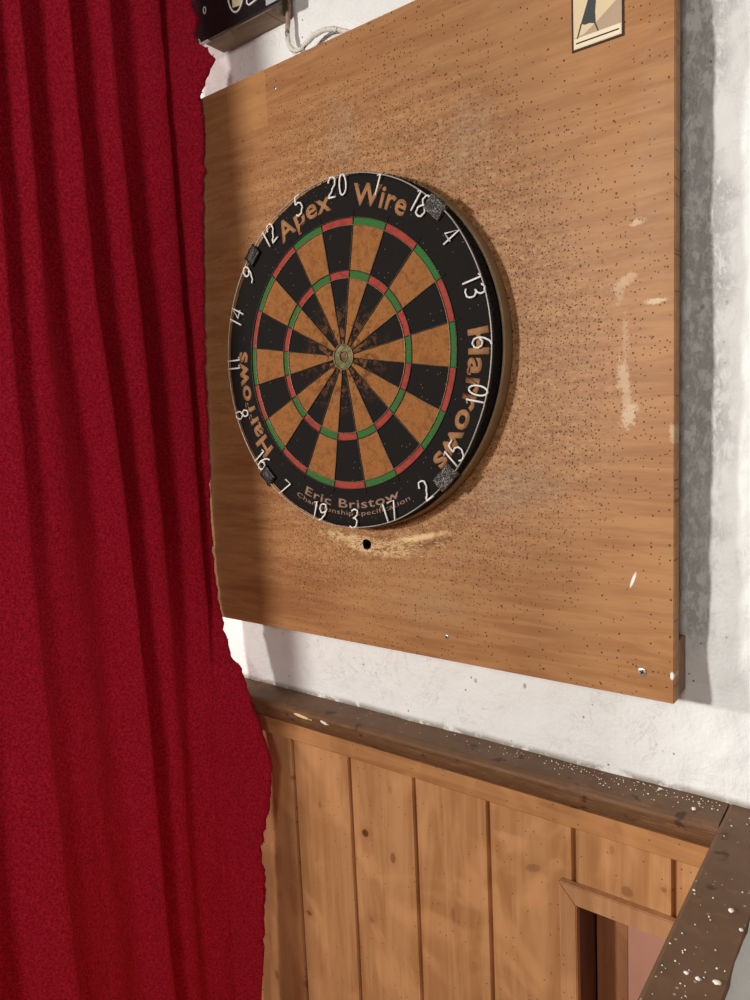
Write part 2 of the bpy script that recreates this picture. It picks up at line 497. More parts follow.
zs = lin(0, HZ0, .10) + lin(HZ0, HZ1, .08) + lin(HZ1, 1.19, .04) + lin(1.19, 2.35, .007) + lin(2.35, 2.8, .05) + [2.8]
V = [[bm.verts.new((x, wall_y(x, z), z)) for z in zs] for x in xs]
for i in range(len(xs) - 1):
    for j in range(len(zs) - 1):
        cx, cz = (xs[i] + xs[i + 1]) / 2, (zs[j] + zs[j + 1]) / 2
        if HX0 < cx < HX1 and HZ0 < cz < HZ1: continue
        bm.faces.new((V[i][j], V[i + 1][j], V[i + 1][j + 1], V[i][j + 1])).smooth = True
box(bm, -.9, 1.6, .20, .26, 0, 2.8)            # masonry behind the plaster skin
box(bm, -.9, -.895, .075, .2, 0, 2.8); box(bm, 1.595, 1.6, .075, .2, 0, 2.8); box(bm, -.9, 1.6, .075, .2, 2.795, 2.8)
structure('wall_back', bm, WALL, label='uneven whitewashed wall behind the dartboard')

bm = bmesh.new(); box(bm, -.95, -.90, -.57, .26, 0, 2.8)
structure('wall_left', bm, WALL, label='plain white side wall behind the red curtain')
bm = bmesh.new(); box(bm, -.95, 2.6, -3.2, .26, -.06, 0)
structure('floor', bm, FLOORM, label='brown boarded floor')

# tongue and groove panelling
PY = .062
def panel_outline(x0, x1):
    pts = [(x0, PY)]
    g = -.669
    while g < x1:
        for dx, dy in ((-.0036, 0), (-.0022, .0030), (-.0015, .0080), (.0015, .0080), (.0020, .0018), (.0042, -.0010), (.0085, 0)):
            if x0 < g + dx < x1: pts.append((g + dx, PY + dy))
        g += .118
    pts += [(x1, PY), (x1, .0745), (x0, .0745)]
    return pts
bm = bmesh.new()
prism(bm, panel_outline(-.88, HX0), 'z', 0.0, 1.17)
prism(bm, panel_outline(HX0, .452), 'z', HZ1, 1.17)
prism(bm, panel_outline(HX0, .452), 'z', 0.0, HZ0)
structure('trim_1', bm, PINE, label='varnished pine tongue and groove panelling below the rail')
bm = bmesh.new()
prism(bm, [(.0735, 1.1445), (.054, 1.1445), (.0525, 1.146), (.0515, 1.176), (.0735, 1.176)], 'x', -.88, .452)
structure('trim_2', bm, PINE_H, label='plain pine board under the dark rail')
bm = bmesh.new()
prof = [(.083, 1.2127), (.040, 1.2126), (.034, 1.2118), (.0305, 1.2090), (.0295, 1.2050), (.0305, 1.2010), (.0325, 1.1990), (.0345, 1.1985), (.0345, 1.1965), (.0365, 1.1900), (.0410, 1.1830), (.0480, 1.1760), (.0490, 1.1735), (.083, 1.1735)]
prism(bm, prof, 'x', -.88, .4445)
structure('trim_3', bm, RAIL, label='dark dusty wooden rail along the foot of the white wall')
# low partition running out towards the viewer, with its own cap
def pside(y, z): return .5005 + min(.055, max(0, 1.2085 - z) * .85) + .0022 * fbm(y * 14, 5, z * 9) + .0014 * fbm(y * 60, 5, z * 40)
bm = bmesh.new()
ys = lin(-1.3, .086, .014) + [.086]
zz = lin(0, 1.0, .1) + lin(1.0, 1.198, .012) + [1.198, 1.2085, 1.2150]
G = [[bm.verts.new((pside(y, z) - (.0025 if z > 1.21 else 0), y, z + (.0016 * fbm(y * 60, 1, 1) if z > 1.2 else 0))) for z in zz] for y in ys]
for i in range(len(ys) - 1):
    for j in range(len(zz) - 1):
        bm.faces.new((G[i][j], G[i + 1][j], G[i + 1][j + 1], G[i][j + 1])).smooth = True
box(bm, .456, .492, -1.3, .078, 0, 1.185)
structure('wall_right', bm, plain('partition_plaster', (.80, .785, .75), .75, .2, 0, .08, 40, .5), label='low white partition wall at the right')
bm = bmesh.new(); prism(bm, [(.4565, 0), (.4530, 0), (.4530, 1.15), (.4510, 1.15), (.4500, 1.188), (.4565, 1.188)], 'y', -1.3, .048)
structure('trim_4', bm, PINE_T, label='pine facing of the low partition')
bm = bmesh.new()
prism(bm, [(.4985, 1.186), (.4985, 1.2105), (.496, 1.2130), (.449, 1.2132), (.4455, 1.2115), (.4442, 1.207), (.4450, 1.198), (.449, 1.190), (.4565, 1.186)], 'y', -1.3, .083)
structure('trim_5', bm, RAIL, label='dark worn wooden cap of the low partition, dotted with plaster bits')

# ------------------------------------------------------------------ hatch in the panelling
hatch = thing('panelling_hatch', 'small mitred wooden frame around a recess in the panelling beside the low partition', 'hatch', (.36, .060, HZ0))
FY = .0505
bm = bmesh.new()
def arch(bm, outer, inner, y0, y1):
    """four-sided mitred moulding piece: outer edge pair, inner edge pair"""
    (ax, az), (bx, bz) = outer; (cx, cz), (dx, dz) = inner
    f = [bm.verts.new(p) for p in ((ax, y0 + .002, az), (bx, y0 + .002, bz), (dx, y0, dz), (cx, y0, cz))]
    b = [bm.verts.new(p) for p in ((ax, y1, az), (bx, y1, bz), (dx, y1, dz), (cx, y1, cz))]
    fs = [bm.faces.new(f), bm.faces.new(b[::-1])]
    for i in range(4): fs.append(bm.faces.new((f[i], b[i], b[(i + 1) % 4], f[(i + 1) % 4])))
    bmesh.ops.recalc_face_normals(bm, faces=fs)
    bmesh.ops.bevel(bm, geom=list({e for q in fs for e in q.edges}), offset=.0012, segments=2, affect='EDGES')
arch(bm, ((.2585, HZ0 - .02), (.2585, 1.0700)), ((.2815, HZ0 - .02), (.2815, 1.0460)), FY, PY + .0005)
obj('side_moulding', bm, PINE_T, hatch)
bm = bmesh.new()
arch(bm, ((.2587, 1.0702), (.4500, 1.0702)), ((.2817, 1.0463), (.4500, 1.0463)), FY - .0006, PY + .0005)
obj('top_moulding', bm, PINE_T, hatch)
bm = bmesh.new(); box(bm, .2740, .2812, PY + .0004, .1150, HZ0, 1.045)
obj('reveal', bm, REVEAL, hatch, label='dark side of the recess')
bm = bmesh.new(); box(bm, .2832, .3235, .1140, .1300, HZ0, 1.052, .0008)
obj('back_board', bm, BROWNB, hatch, label='brown upright board at the back of the recess')
bm = bmesh.new(); box(bm, .3240, .4700, .1128, .1300, HZ0, 1.052, .0006)
obj('back_panel', bm, PINK, hatch, label='dull pink panel at the back of the recess')
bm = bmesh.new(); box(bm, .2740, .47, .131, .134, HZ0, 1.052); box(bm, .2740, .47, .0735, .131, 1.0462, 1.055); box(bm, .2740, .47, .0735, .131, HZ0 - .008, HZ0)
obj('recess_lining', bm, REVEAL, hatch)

# ------------------------------------------------------------------ backing board
BX0, BX1, BZ0, BZ1 = -.362, .400, 1.3335, 2.1370
BF, BB = .033, .051
backing = thing('backing_board', 'large dart-pocked plywood backing board screwed to the white wall', 'board', (.027, BF, BZ0))
bm = bmesh.new()
hx, hz, hr = -.0033, 1.4776, .0074
prism(bm, [(BX0, BZ0 + .001), (BX1, BZ0), (BX1, BZ1), (BX0, BZ1)], 'y', BF, BB)
bmesh.ops.bevel(bm, geom=[e for e in bm.edges], offset=.0009, segments=2, affect='EDGES')
panel = obj('panel', bm, [BOARD, DARKGAP], backing)
cut_bm = bmesh.new()
n = 20
ring = [(hx + hr * (1 + .12 * math.sin(3 * a + 1)) * math.cos(a), hz + hr * 1.05 * (1 + .1 * math.cos(2 * a)) * math.sin(a)) for a in (2 * PI * k / n for k in range(n))]
prism(cut_bm, ring, 'y', .02, .06)
for f in cut_bm.faces: f.material_index = 0
cutter = obj('cutter', cut_bm, DARKGAP, None)
md = panel.modifiers.new('bolt_hole', 'BOOLEAN'); md.operation = 'DIFFERENCE'; md.object = cutter; md.solver = 'EXACT'
bpy.context.view_layer.update()
dg = bpy.context.evaluated_depsgraph_get()
me2 = bpy.data.meshes.new_from_object(panel.evaluated_get(dg))
panel.modifiers.clear(); panel.data = me2
bpy.data.objects.remove(cutter)
# shade inside the bore, painted near-black: faces whose normals are not axis-aligned and lie inside the hole
me2.materials.clear(); me2.materials.append(BOARD); me2.materials.append(DARKGAP)
for p in me2.polygons:
    c = p.center + backing.location
    if math.hypot(c.x - hx, c.z - hz) < hr * 1.3 and abs(p.normal.y) < .5: p.material_index = 1
for z0, z1, x0, x1, nm in ((BZ0 + .0015, 1.397, .372, BX1 - .0004, 'batten'), (BZ0 + .08, BZ1 - .02, -.30, -.26, 'batten')):
    bm = bmesh.new(); box(bm, x0, x1, BB, .0795, z0, z1, .001)
    obj(nm, bm, BATTEN, backing, label='short dark wooden batten behind the lower right corner' if x0 > 0 else None)
def screw(x, z, r, parent, y=BF):
    bm = bmesh.new()
    lathe(bm, [(0.00001, y - .0012), (r * .55, y - .0012), (r * .8, y - .0009), (r, y - .0001), (r, y + .004), (0.00001, y + .004)], x, z, 20)
    o = obj('screw', bm, STEEL, parent)
    bm = bmesh.new()
    for a in (.4, .4 + PI / 2):
        b2 = bmesh.new(); box(b2, -r * .5, r * .5, -.0003, .0003, -r * .13, r * .13)
        for v in b2.verts:
            q = Matrix.Rotation(a, 3, 'Y') @ v.co; v.co = q + Vector((x, y - .00135, z))
        me = bpy.data.meshes.new('t'); b2.to_mesh(me); b2.free(); bm.from_mesh(me); bpy.data.meshes.remove(me)
    obj('cross_slot', bm, DARKS, o)
screw(.3669, 1.3633, .0052, backing)
screw(.1205, 1.3658, .0034, backing)
screw(-.1259, 2.1063, .0030, backing)
# torn pale splinters round the hole and under the dartboard
bm = bmesh.new()
for i in range(90):
    cx = random.gauss(.01, .04); cz = 1.4776 + random.gauss(0, .006) + abs(cx) * .07
    if math.hypot(cx - hx, cz - hz) < .010: continue
    L = random.uniform(.004, .014); a = random.gauss(.05, .22)
    d = Vector((math.cos(a), -abs(random.gauss(0, .10)), math.sin(a))) * L
    p = Vector((cx, BF - .0001, cz))
    tube(bm, [p, p + d * .5 + Vector((0, -.0003, 0)), p + d], lambda i: (.0005, .0006, .0001)[i], 4)
o = obj('splinters', bm, SPLINT, backing, label='pale torn wood splinters around the bolt hole'); o['kind'] = 'stuff'

# ------------------------------------------------------------------ picture card stuck on the board
card = thing('picture_card', 'small cream picture card with dark border stuck near the top edge of the plywood', 'card', (.3248, BF, 2.017))
CX0, CX1, CZ0, CZ1 = .2975, .3515, 2.0160, 2.100
CREAM = plain('cream_card', (.70, .56, .36), .6, .2, 0, .10, 50)
TAN = plain('tan_card_ground', (.44, .32, .22), .6, .2, 0, .12, 80)
DKB = plain('dark_card_border', (.045, .022, .014), .6, .2)
TEAL = plain('dark_slate_print', (.050, .060, .058), .6, .2, 0, .15, 80)
PALE = plain('pale_card_strip', (.80, .70, .52), .6, .2, 0, .05, 80)
bm = bmesh.new(); box(bm, CX0, CX1, BF - .0009, BF - .0001, CZ0, CZ1, .0002)
obj('backing', bm, DKB, card, label='dark border')
def flat(name, polys, m, y, parent, th=.0003, label=None):
    bm = bmesh.new()
    for p in polys: prism(bm, p, 'y', y - th, y)
    return obj(name, bm, m, parent, label=label)
yb = BF - .0009
flat('picture', [[(CX0 + .0022, CZ0 + .0022), (CX1 - .0022, CZ0 + .0022), (CX1 - .0022, CZ1 - .0022), (CX0 + .0022, CZ1 - .0022)]], CREAM, yb, card)
S = CX1 - CX0
def cp(u, v): return (CX0 + u * S, CZ0 + v * S)
flat('ground', [[cp(.05, .24), cp(.95, .24), cp(.95, .72), cp(.72, .56), cp(.48, .40), cp(.25, .27)]], TAN, yb - .0003, card)
flat('caption_strip', [[cp(.055, .055), cp(.945, .055), cp(.945, .225), cp(.055, .225)]], PALE, yb - .0003, card)
flat('caption_line', [[cp(.09, .125), cp(.91, .125), cp(.91, .150), cp(.09, .150)]], DKB, yb - .0006, card)
fig = [[cp(.19, .46), cp(.27, .425), cp(.34, .43), cp(.47, .39), cp(.46, .60), cp(.48, .80), cp(.53, .98), cp(.62, 1.34), cp(.46, 1.40), cp(.385, 1.0), cp(.28, .70)],
       [cp(.185, .47), cp(.205, .46), cp(.125, .22), cp(.105, .22)], [cp(.44, .41), cp(.47, .40), cp(.53, .24), cp(.51, .23)],
       [cp(.62, .95), cp(.74, .92), cp(.63, .80)]]
flat('figure', fig, TEAL, yb - .0006, card, label='dark slate limb shape printed on the card')

# ------------------------------------------------------------------ black sign above
sign = thing('wall_sign', 'black enamel sign with white outlined lettering above the top left of the plywood', 'sign', (-.20, .06, 2.2146))
SX0, SX1, SZ0, SZ1, SYF = -.2925, -.113, 2.2165, 2.40, .0385
bm = bmesh.new(); box(bm, SX0, SX1, SYF, SYF + .004, SZ0, SZ1, .0007)
obj('panel', bm, SIGNB, sign)
bm = bmesh.new(); box(bm, -.2740, -.1345, SYF + .0042, .0800, SZ0 - .001, SZ1 - .03, .001)
obj('mounting_block', bm, BLOCK, sign, label='dusty wooden block behind the sign')
bm = bmesh.new(); box(bm, SX0 + .001, -.262, SYF - .0006, SYF + .0046, SZ0 - .0016, SZ0 + .0002, .0003)
obj('edge_strip', bm, SIGNW, sign, label='white strip along part of the lower edge')
bm = bmesh.new(); box(bm, -.140, SX1 + .0005, SYF - .0005, SYF + .0002, SZ0 + .003, SZ0 + .022, .0002)
obj('corner_patch', bm, SIGNG, sign, label='pale grey patch at the lower right corner')
bm = bmesh.new()
for k in range(9):
    p = Vector((SX0 + .002 + random.random() * .012, SYF - .0005, SZ0 + random.random() * .005))
    r = bmesh.ops.create_icosphere(bm, subdivisions=1, radius=random.uniform(.0012, .0026), matrix=Matrix.Translation(p))
    for v in r['verts']: v.co += Vector((random.gauss(0, .0006), random.gauss(0, .0003), random.gauss(0, .0006)))
obj('torn_corner', bm, SIGNW, sign, label='torn white flakes at the lower left corner')
bm = bmesh.new(); tube(bm, [(-.2645 + .0026 * math.cos(a), SYF - .0004, 2.2575 + .0046 * math.sin(a)) for a in (2 * PI * k / 16 for k in range(16))], .0008, 5, True)
obj('hole_ring', bm, SIGNW, sign, label='small white ring at the left end')
def stroke(bm, pts, r): tube(bm, pts, r, 6)
bm = bmesh.new()
gx, gz, GH = -.1975, 2.2320, .060
Gp = [(gx + .0165 * math.cos(a), SYF - .0004, gz + GH / 2 + GH / 2 * math.sin(a)) for a in (math.radians(40 + 10 * k) for k in range(31))]
Gp += [(gx + .0165, SYF - .0004, gz + .014), (gx + .0165, SYF - .0004, gz + .028), (gx + .003, SYF - .0004, gz + .028)]
stroke(bm, Gp, .0013)
ex = -.1760
stroke(bm, [(ex + .020, SYF - .0004, gz + .002), (ex + .004, SYF - .0004, gz), (ex, SYF - .0004, gz + .003), (ex, SYF - .0004, gz + GH), (ex + .020, SYF - .0004, gz + GH)], .0013)
stroke(bm, [(ex, SYF - .0004, gz + GH / 2), (ex + .016, SYF - .0004, gz + GH / 2)], .0013)
obj('lettering', bm, SIGNW, sign, label='white outlined lettering')
flat('letter_fill', [[(gx - .008, gz + .008), (gx + .008, gz + .006), (gx + .011, gz + .013), (gx - .002, gz + .016), (gx - .003, gz + .046), (gx - .010, gz + .046)]], SIGNC, SYF, sign, .0003, 'cream centre of the first letter')

# ------------------------------------------------------------------ old cable
def m_cable():
    m = Mat('old_painted_cable', .6, .3)
    n1 = m.noise(90, detail=4, rough=.7); x, y, z = m.xyz()
    c = m.mix(n1, (.70, .66, .56), (.84, .81, .74))
    up = m.ss(z, 2.185, 2.205)
    c = m.mix(m.mul(up, .85), c, (.30, .15, .105))
    c = m.mix(m.mul(m.ss(n1, .54, .62), .85), c, (.09, .055, .030))
    m.col(c); m.bump(n1, .8, .003)
    return m.m
bm = bmesh.new()
cp_ = catmull([(-.127, .072, 2.2600), (-.1285, .071, 2.2297), (-.1285, .069, 2.2080), (-.1290, .067, 2.1900), (-.1255, .066, 2.1730), (-.1160, .065, 2.1635), (-.1030, .064, 2.1610), (-.0920, .065, 2.1660), (-.0800, .067, 2.1720), (-.0640, .069, 2.1740), (-.0480, .071, 2.1710), (-.0330, .074, 2.1640), (-.0200, .077, 2.1580)], 8)
cp_ = [p + Vector((.0006 * fbm(i * .4, 1, 1), .0004 * fbm(i * .4, 5, 1), .0006 * fbm(i * .4, 9, 1))) for i, p in enumerate(cp_)]
tube(bm, cp_, lambda i: .0034 + .0009 * fbm(i * .35, 2, 2), 8)
cable = obj('cable', bm, m_cable(), None, origin=(-.10, .07, 2.16))
tag(cable, 'old paint-crusted cable hanging from the black sign down to the plywood top edge', 'cable')

# ------------------------------------------------------------------ dartboard
DX, DZ = -.001, 1.7295
dart = thing('dartboard', 'worn bristle dartboard with black surround hanging on the plywood', 'dartboard', (DX, BF, DZ))
R_OUT = .2225
# body: black face, rolled edge, side band, back
bm = bmesh.new()
NS = 160
def jit(j, a):
    return .0010 * fbm(math.cos(a) * 9, math.sin(a) * 9, j * .3) if j > 0 else 0
lathe(bm, [(.1702, -.00), (.190, -.0002), (.214, 0), (.2190, .0012), (.2218, .0045), (.2228, .009), (.2226, .0125)], DX, DZ, NS, jit=jit, sx=.991, sz=1.0)
obj('surround', bm, BLACK, dart, label='black outer surround')
bm = bmesh.new()
lathe(bm, [(.2212, .0120), (.2232, .0128), (.2236, .0150), (.2234, .0300), (.2228, .0329), (.00001, .0329)], DX, DZ, NS, sx=1.006, sz=1.0)
obj('side_band', bm, RIM, dart, label='brown side band')
# scoring area, sector by sector
bm = bmesh.new()
rings = [(.0159, .0975), (.0975, .1070), (.1070, .1610), (.1610, .1703)]
SUB = 6
for k in range(20):
    dark = (k % 2 == 0)                      # k = 0 is the 20 sector, black with red rings
    for ri, (r0, r1) in enumerate(rings):
        mi = (0 if dark else 1) if ri in (0, 2) else (2 if dark else 3)
        nr = 4 if ri in (0, 2) else 1
        for s in range(SUB):
            a0 = math.radians(90 + 9 - 18 * k - 18 * s / SUB); a1 = math.radians(90 + 9 - 18 * k - 18 * (s + 1) / SUB)
            for q in range(nr):
                ra, rb = r0 + (r1 - r0) * q / nr, r0 + (r1 - r0) * (q + 1) / nr
                vs = [bm.verts.new((DX + r * math.cos(a), 0, DZ + r * math.sin(a))) for r, a in ((ra, a0), (rb, a0), (rb, a1), (ra, a1))]
                f = bm.faces.new(vs); f.material_index = mi
bmesh.ops.remove_doubles(bm, verts=bm.verts, dist=1e-5)
# give the face real depth
r = bmesh.ops.extrude_face_region(bm, geom=list(bm.faces))
for v in [e for e in r['geom'] if isinstance(e, bmesh.types.BMVert)]: v.co.y += .012
bmesh.ops.recalc_face_normals(bm, faces=bm.faces)
obj('scoring_face', bm, [BLACK, NATURAL, RED, GREEN], dart, label='sectors of black and tan with red and green rings')
bm = bmesh.new()
lathe(bm, [(.00001, .0022), (.0035, .0016), (.0064, .0002), (.0068, -.0004), (.0115, -.0006), (.0159, 0), (.0159, .008)], DX, DZ, 40, mats=[1, 1, 0, 0, 0, 0])
obj('bullseye', bm, [BULLG, BULLR], dart, label='worn olive green bullseye')
# spider: radial wires and rings
bm = bmesh.new()
for k in range(20):
    a = math.radians(99 - 18 * k); pts = []
    for q in range(13):
        r_ = .0165 + (.1775 - .0165) * q / 12
        wv = .0006 * fbm(k * 3.1, q * .5, 2)
        pts.append((DX + r_ * math.cos(a) - wv * math.sin(a), -.0010, DZ + r_ * math.sin(a) + wv * math.cos(a)))
    tube(bm, pts, .00062, 5)
obj('radial_wires', bm, WIREM, dart, label='dark thin radial wires')
def ring_wire(name, r_, rw, m, wob=.0004, y=-.0012):
    bm = bmesh.new()
    tube(bm, [(DX + (r_ + wob * fbm(3 * math.cos(a), 3 * math.sin(a), r_ * 50)) * math.cos(a), y, DZ + (r_ + wob * fbm(3 * math.cos(a), 3 * math.sin(a), r_ * 50)) * math.sin(a)) for a in (2 * PI * k / 120 for k in range(120))], rw, 5, True)
    return obj(name, bm, m, dart)
ring_wire('ring_wire', .0975, .00060, WIREG); ring_wire('ring_wire', .1070, .00062, WIREM)
ring_wire('ring_wire', .1612, .00050, WIREG); ring_wire('ring_wire', .1702, .00062, WIREM)
ring_wire('bull_wire', .0160, .00085, WIREG, .0006); ring_wire('bull_wire', .0066, .00065, WIREG, .0006)

# printed lettering on the surround
def word(text, size, bold, r_base, a_mid, outward, m, squeeze=1.0, span=None):
    """text bent round the board; outward: letter tops away from the bull"""
    cu = bpy.data.curves.new('t', 'FONT')
    cu.body = text; cu.size = size; cu.align_x = 'CENTER'; cu.offset = bold * size; cu.resolution_u = 3
    cu.space_character = 1.06
    to = bpy.data.objects.new('t', cu); C.objects.link(to)
    bpy.context.view_layer.update()
    me = bpy.data.meshes.new_from_object(to.evaluated_get(bpy.context.evaluated_depsgraph_get()))
    bpy.data.objects.remove(to); bpy.data.curves.remove(cu)
    bm = bmesh.new(); bm.from_mesh(me); bpy.data.meshes.remove(me)
    xs_ = [v.co.x for v in bm.verts]; x0, x1 = min(xs_), max(xs_); mid = (x0 + x1) / 2
    k = (math.radians(span) / (x1 - x0)) if span else squeeze / r_base
    for v in bm.verts:
        t = (v.co.x - mid) * k
        rough = .0003 * fbm(v.co.x * 700, v.co.y * 700, 4)
        if outward: a = a_mid - t; rr = r_base + v.co.y + rough
        else: a = a_mid + t; rr = r_base - v.co.y + rough
        v.co = Vector((DX + rr * math.cos(a), -.0003, DZ + rr * math.sin(a)))
    bmesh.ops.recalc_face_normals(bm, faces=bm.faces)
    r = bmesh.ops.extrude_face_region(bm, geom=list(bm.faces))
    for v in [e for e in r['geom'] if isinstance(e, bmesh.types.BMVert)]: v.co.y -= .0003
    bmesh.ops.recalc_face_normals(bm, faces=bm.faces)
    return bm
R_ = math.radians
obj('printed_word', word('Apex', .036, .022, .1845, R_(107.0), True, PRINT, span=29), PRINT, dart, label='ochre printed lettering at the upper left')
obj('printed_word', word('Wire', .036, .022, .1845, R_(69.2), True, PRINT, span=25), PRINT, dart, label='ochre printed lettering at the top')
obj('printed_word', word('Harrows', .036, .030, .1860, R_(-20.5), True, PRINT, span=50), PRINT, dart, label='ochre printed lettering down the right side')
obj('printed_word', word('Harrows', .034, .030, .1800, R_(196.5), True, PRINT, span=47), PRINT, dart, label='ochre printed lettering up the left side')
obj('printed_word', word('Eric Bristow', .0165, .012, .1960, R_(-90), False, PRINT2, span=49), PRINT2, dart, label='small printed name along the bottom')
obj('printed_word', word('Championship specification', .0090, .004, .2055, R_(-90), False, PRINT2, span=56), PRINT2, dart, label='tiny faded line of print below the name')

# number ring with bent wire numbers
RN = .2212
RX = .979                                    # the ring is bent a little narrow
NY = -.0032
ring_bm = bmesh.new()
tube(ring_bm, [(DX + (RN + .0010 * fbm(2 * math.cos(a), 2 * math.sin(a), 9)) * RX * math.cos(a), NY, DZ + (RN + .0010 * fbm(2 * math.cos(a), 2 * math.sin(a), 9)) * math.sin(a)) for a in (2 * PI * k / 160 for k in range(160))], .00095, 6, True)
nring = obj('number_ring', ring_bm, RINGW, dart, label='thin wire ring carrying the numbers')
def ell(cx, cy, rx, ry, a0, a1, n=18): return [(cx + rx * math.cos(R_(a0 + (a1 - a0) * k / n)), cy + ry * math.sin(R_(a0 + (a1 - a0) * k / n))) for k in range(n + 1)]
def cm(p, n=6): return [(q.x, q.y) for q in catmull([(a, b, 0) for a, b in p], n)]
DIG = {
 '0': (.44, [ell(.22, .5, .22, .5, 90, 450)]),
 '1': (.20, [[(0, .90), (.17, 1.0), (.20, .0)]]),
 '2': (.48, [cm([(.02, .74), (.08, .94), (.25, 1.0), (.43, .90), (.45, .70), (.30, .42), (.10, .16), (.0, .02)]) + [(.50, .0)]]),
 '3': (.46, [cm([(.03, .90), (.20, 1.0), (.40, .92), (.43, .74), (.32, .58), (.18, .53)]) + cm([(.20, .53), (.38, .47), (.46, .28), (.38, .06), (.20, 0), (.0, .08)])]),
 '4': (.48, [[(.36, .0), (.36, 1.0), (.0, .36), (.48, .34)]]),
 '5': (.46, [[(.42, 1.0), (.08, .98)] + cm([(.05, .60), (.22, .64), (.42, .52), (.46, .28), (.34, .06), (.16, 0), (.0, .10)])]),
 '6': (.46, [cm([(.38, 1.0), (.20, .86), (.06, .60), (.0, .30), (.08, .06), (.24, 0), (.40, .08), (.46, .28), (.36, .47), (.20, .50), (.05, .38)])]),
 '7': (.46, [[(0, .98), (.46, 1.0), (.18, 0)]]),
 '8': (.44, [cm([(.22, .54), (.06, .64), (.04, .84), (.14, .98), (.30, .98), (.40, .84), (.38, .66), (.22, .54), (.04, .40), (.0, .18), (.10, .02), (.32, .02), (.44, .18), (.40, .40), (.22, .54)])]),
 '9': (.46, [cm([(.08, 0), (.26, .14), (.40, .40), (.46, .70), (.38, .94), (.22, 1.0), (.06, .92), (.0, .72), (.10, .53), (.26, .50), (.41, .62)])]),
}
order = [20, 1, 18, 4, 13, 6, 10, 15, 2, 17, 3, 19, 7, 16, 8, 11, 14, 9, 12, 5]
outward = {20, 1, 18, 4, 13, 6, 12, 9, 14, 5}
H = .0245
fine_ang = {20: 88.6, 1: 71.2, 18: 51.8, 4: 35.8, 13: 17.3, 6: -.3, 10: -16.9, 15: -37.7, 2: -54.5, 17: -71.6, 3: -88.1, 19: -104.8, 7: -124.5, 16: -140.3, 8: -161.3, 11: 177.7, 14: 159.5, 9: 142.1, 12: 124.5, 5: 107.2}
rnd = random.Random(3)
for num in order:
    txt = str(num); a = R_(fine_ang[num])
    wtot = sum(DIG[c][0] for c in txt) + .26 * (len(txt) - 1)
    bm = bmesh.new(); x0 = -wtot / 2
    out = num in outward
    er = Vector((math.cos(a), 0, math.sin(a)))
    upv = er if out else -er
    rt = Vector((upv.z, 0, -upv.x))
    tilt = rnd.uniform(-.05, .22)
    rc = (RN - H / 2) * (1 - (1 - RX) * math.cos(a) ** 2)
    for ch in txt:
        wd, strokes = DIG[ch]
        for st in strokes:
            P = []
            for i, (u, v) in enumerate(st):
                lift = -.0006 * math.sin(i * .9)
                q = Vector((DX, NY + lift, DZ)) + er * rc + rt * (x0 + u + (v - .5) * tilt) * H + upv * (v - .5) * H
                P.append(q)
            tube(bm, P, .00120, 6)
        x0 += wd + .26
    obj('wire_number', bm, NUMW, nring)
# crumpled clips over the ring
def m_foil():
    m = Mat('scratched_clip_foil', .4, .5)
    n1 = m.noise(420, detail=2, rough=.8, dist=1.5)
    m.col(m.mix(m.ss(n1, .52, .60), (.022, .020, .018), (.36, .34, .31)))
    m.bump(n1, .8, .002)
    return m.m
FOIL = m_foil()
for ang, m, lb, L in ((135.2, CLIPB, 'black crumpled clip on the number ring', .024), (46.3, FOIL, 'scratched grey clip on the number ring', .026),
                   (-134.0, CLIPB, 'black crumpled clip on the number ring', .024), (-45.6, FOIL, 'scratched grey clip on the number ring', .030)):
    a = R_(ang); bm = bmesh.new()
    bmesh.ops.create_cube(bm, size=1.0)
    bmesh.ops.subdivide_edges(bm, edges=bm.edges, cuts=6, use_grid_fill=True)
    er = Vector((math.cos(a), 0, math.sin(a))); et = Vector((-math.sin(a), 0, math.cos(a)))
    for v in bm.verts:
        c = v.co.copy()
        rr = .2145 + c.x * .018
        p = Vector((DX, -.0022, DZ)) + er * rr + et * c.z * L + Vector((0, c.y * .0060, 0))
        k = .0011
        p += Vector((fbm(c.x * 5, c.y * 5, c.z * 5 + ang), fbm(c.x * 5 + 9, c.y * 5, c.z * 5 + ang), fbm(c.x * 5, c.y * 5 + 9, c.z * 5 + ang))) * k
        v.co = p
    obj('clip', bm, m, dart, smooth=(m is CLIPB), label=lb)
dart.scale = (.997, 1.0, 1.009)
# frayed bristle along the rim
bm = bmesh.new()
for i in range(900):
    a = R_(random.triangular(-75, 150, 40)) if i < 640 else R_(random.uniform(0, 360))
    big = .6 + .9 * max(0, math.cos(a - R_(40)))
    L = random.uniform(.0012, .0036) * big
    rr = .2216 * (1 - .015 * math.cos(a) ** 2); y = random.uniform(.001, .0125)
    er = Vector((math.cos(a), 0, math.sin(a))); et = Vector((-math.sin(a), 0, math.cos(a)))
    p = Vector((DX, y, DZ)) + er * rr
    d = (er * .8 + et * random.gauss(0, .6) + Vector((0, random.gauss(-.1, .5), 0))).normalized() * L
    tube(bm, [p, p + d], lambda i: (.0006, .00018)[i], 3)
o = obj('frayed_bristle', bm, BLACK, dart, label='frayed black bristle round the rim'); o['kind'] = 'stuff'

# ------------------------------------------------------------------ red curtain
curtain = thing('curtain', 'thick red felt curtain hanging in deep folds left of the dartboard', 'curtain', (-.33, -.15, .03))
def interp(tab, z):
    if z >= tab[0][0]: return tab[0][1]
    for (z0, v0), (z1, v1) in zip(tab, tab[1:]):
        if z1 <= z <= z0:
            t = (z - z1) / (z0 - z1); t = t * t * (3 - 2 * t) if False else t
            return v1 + (v0 - v1) * t
    return tab[-1][1]
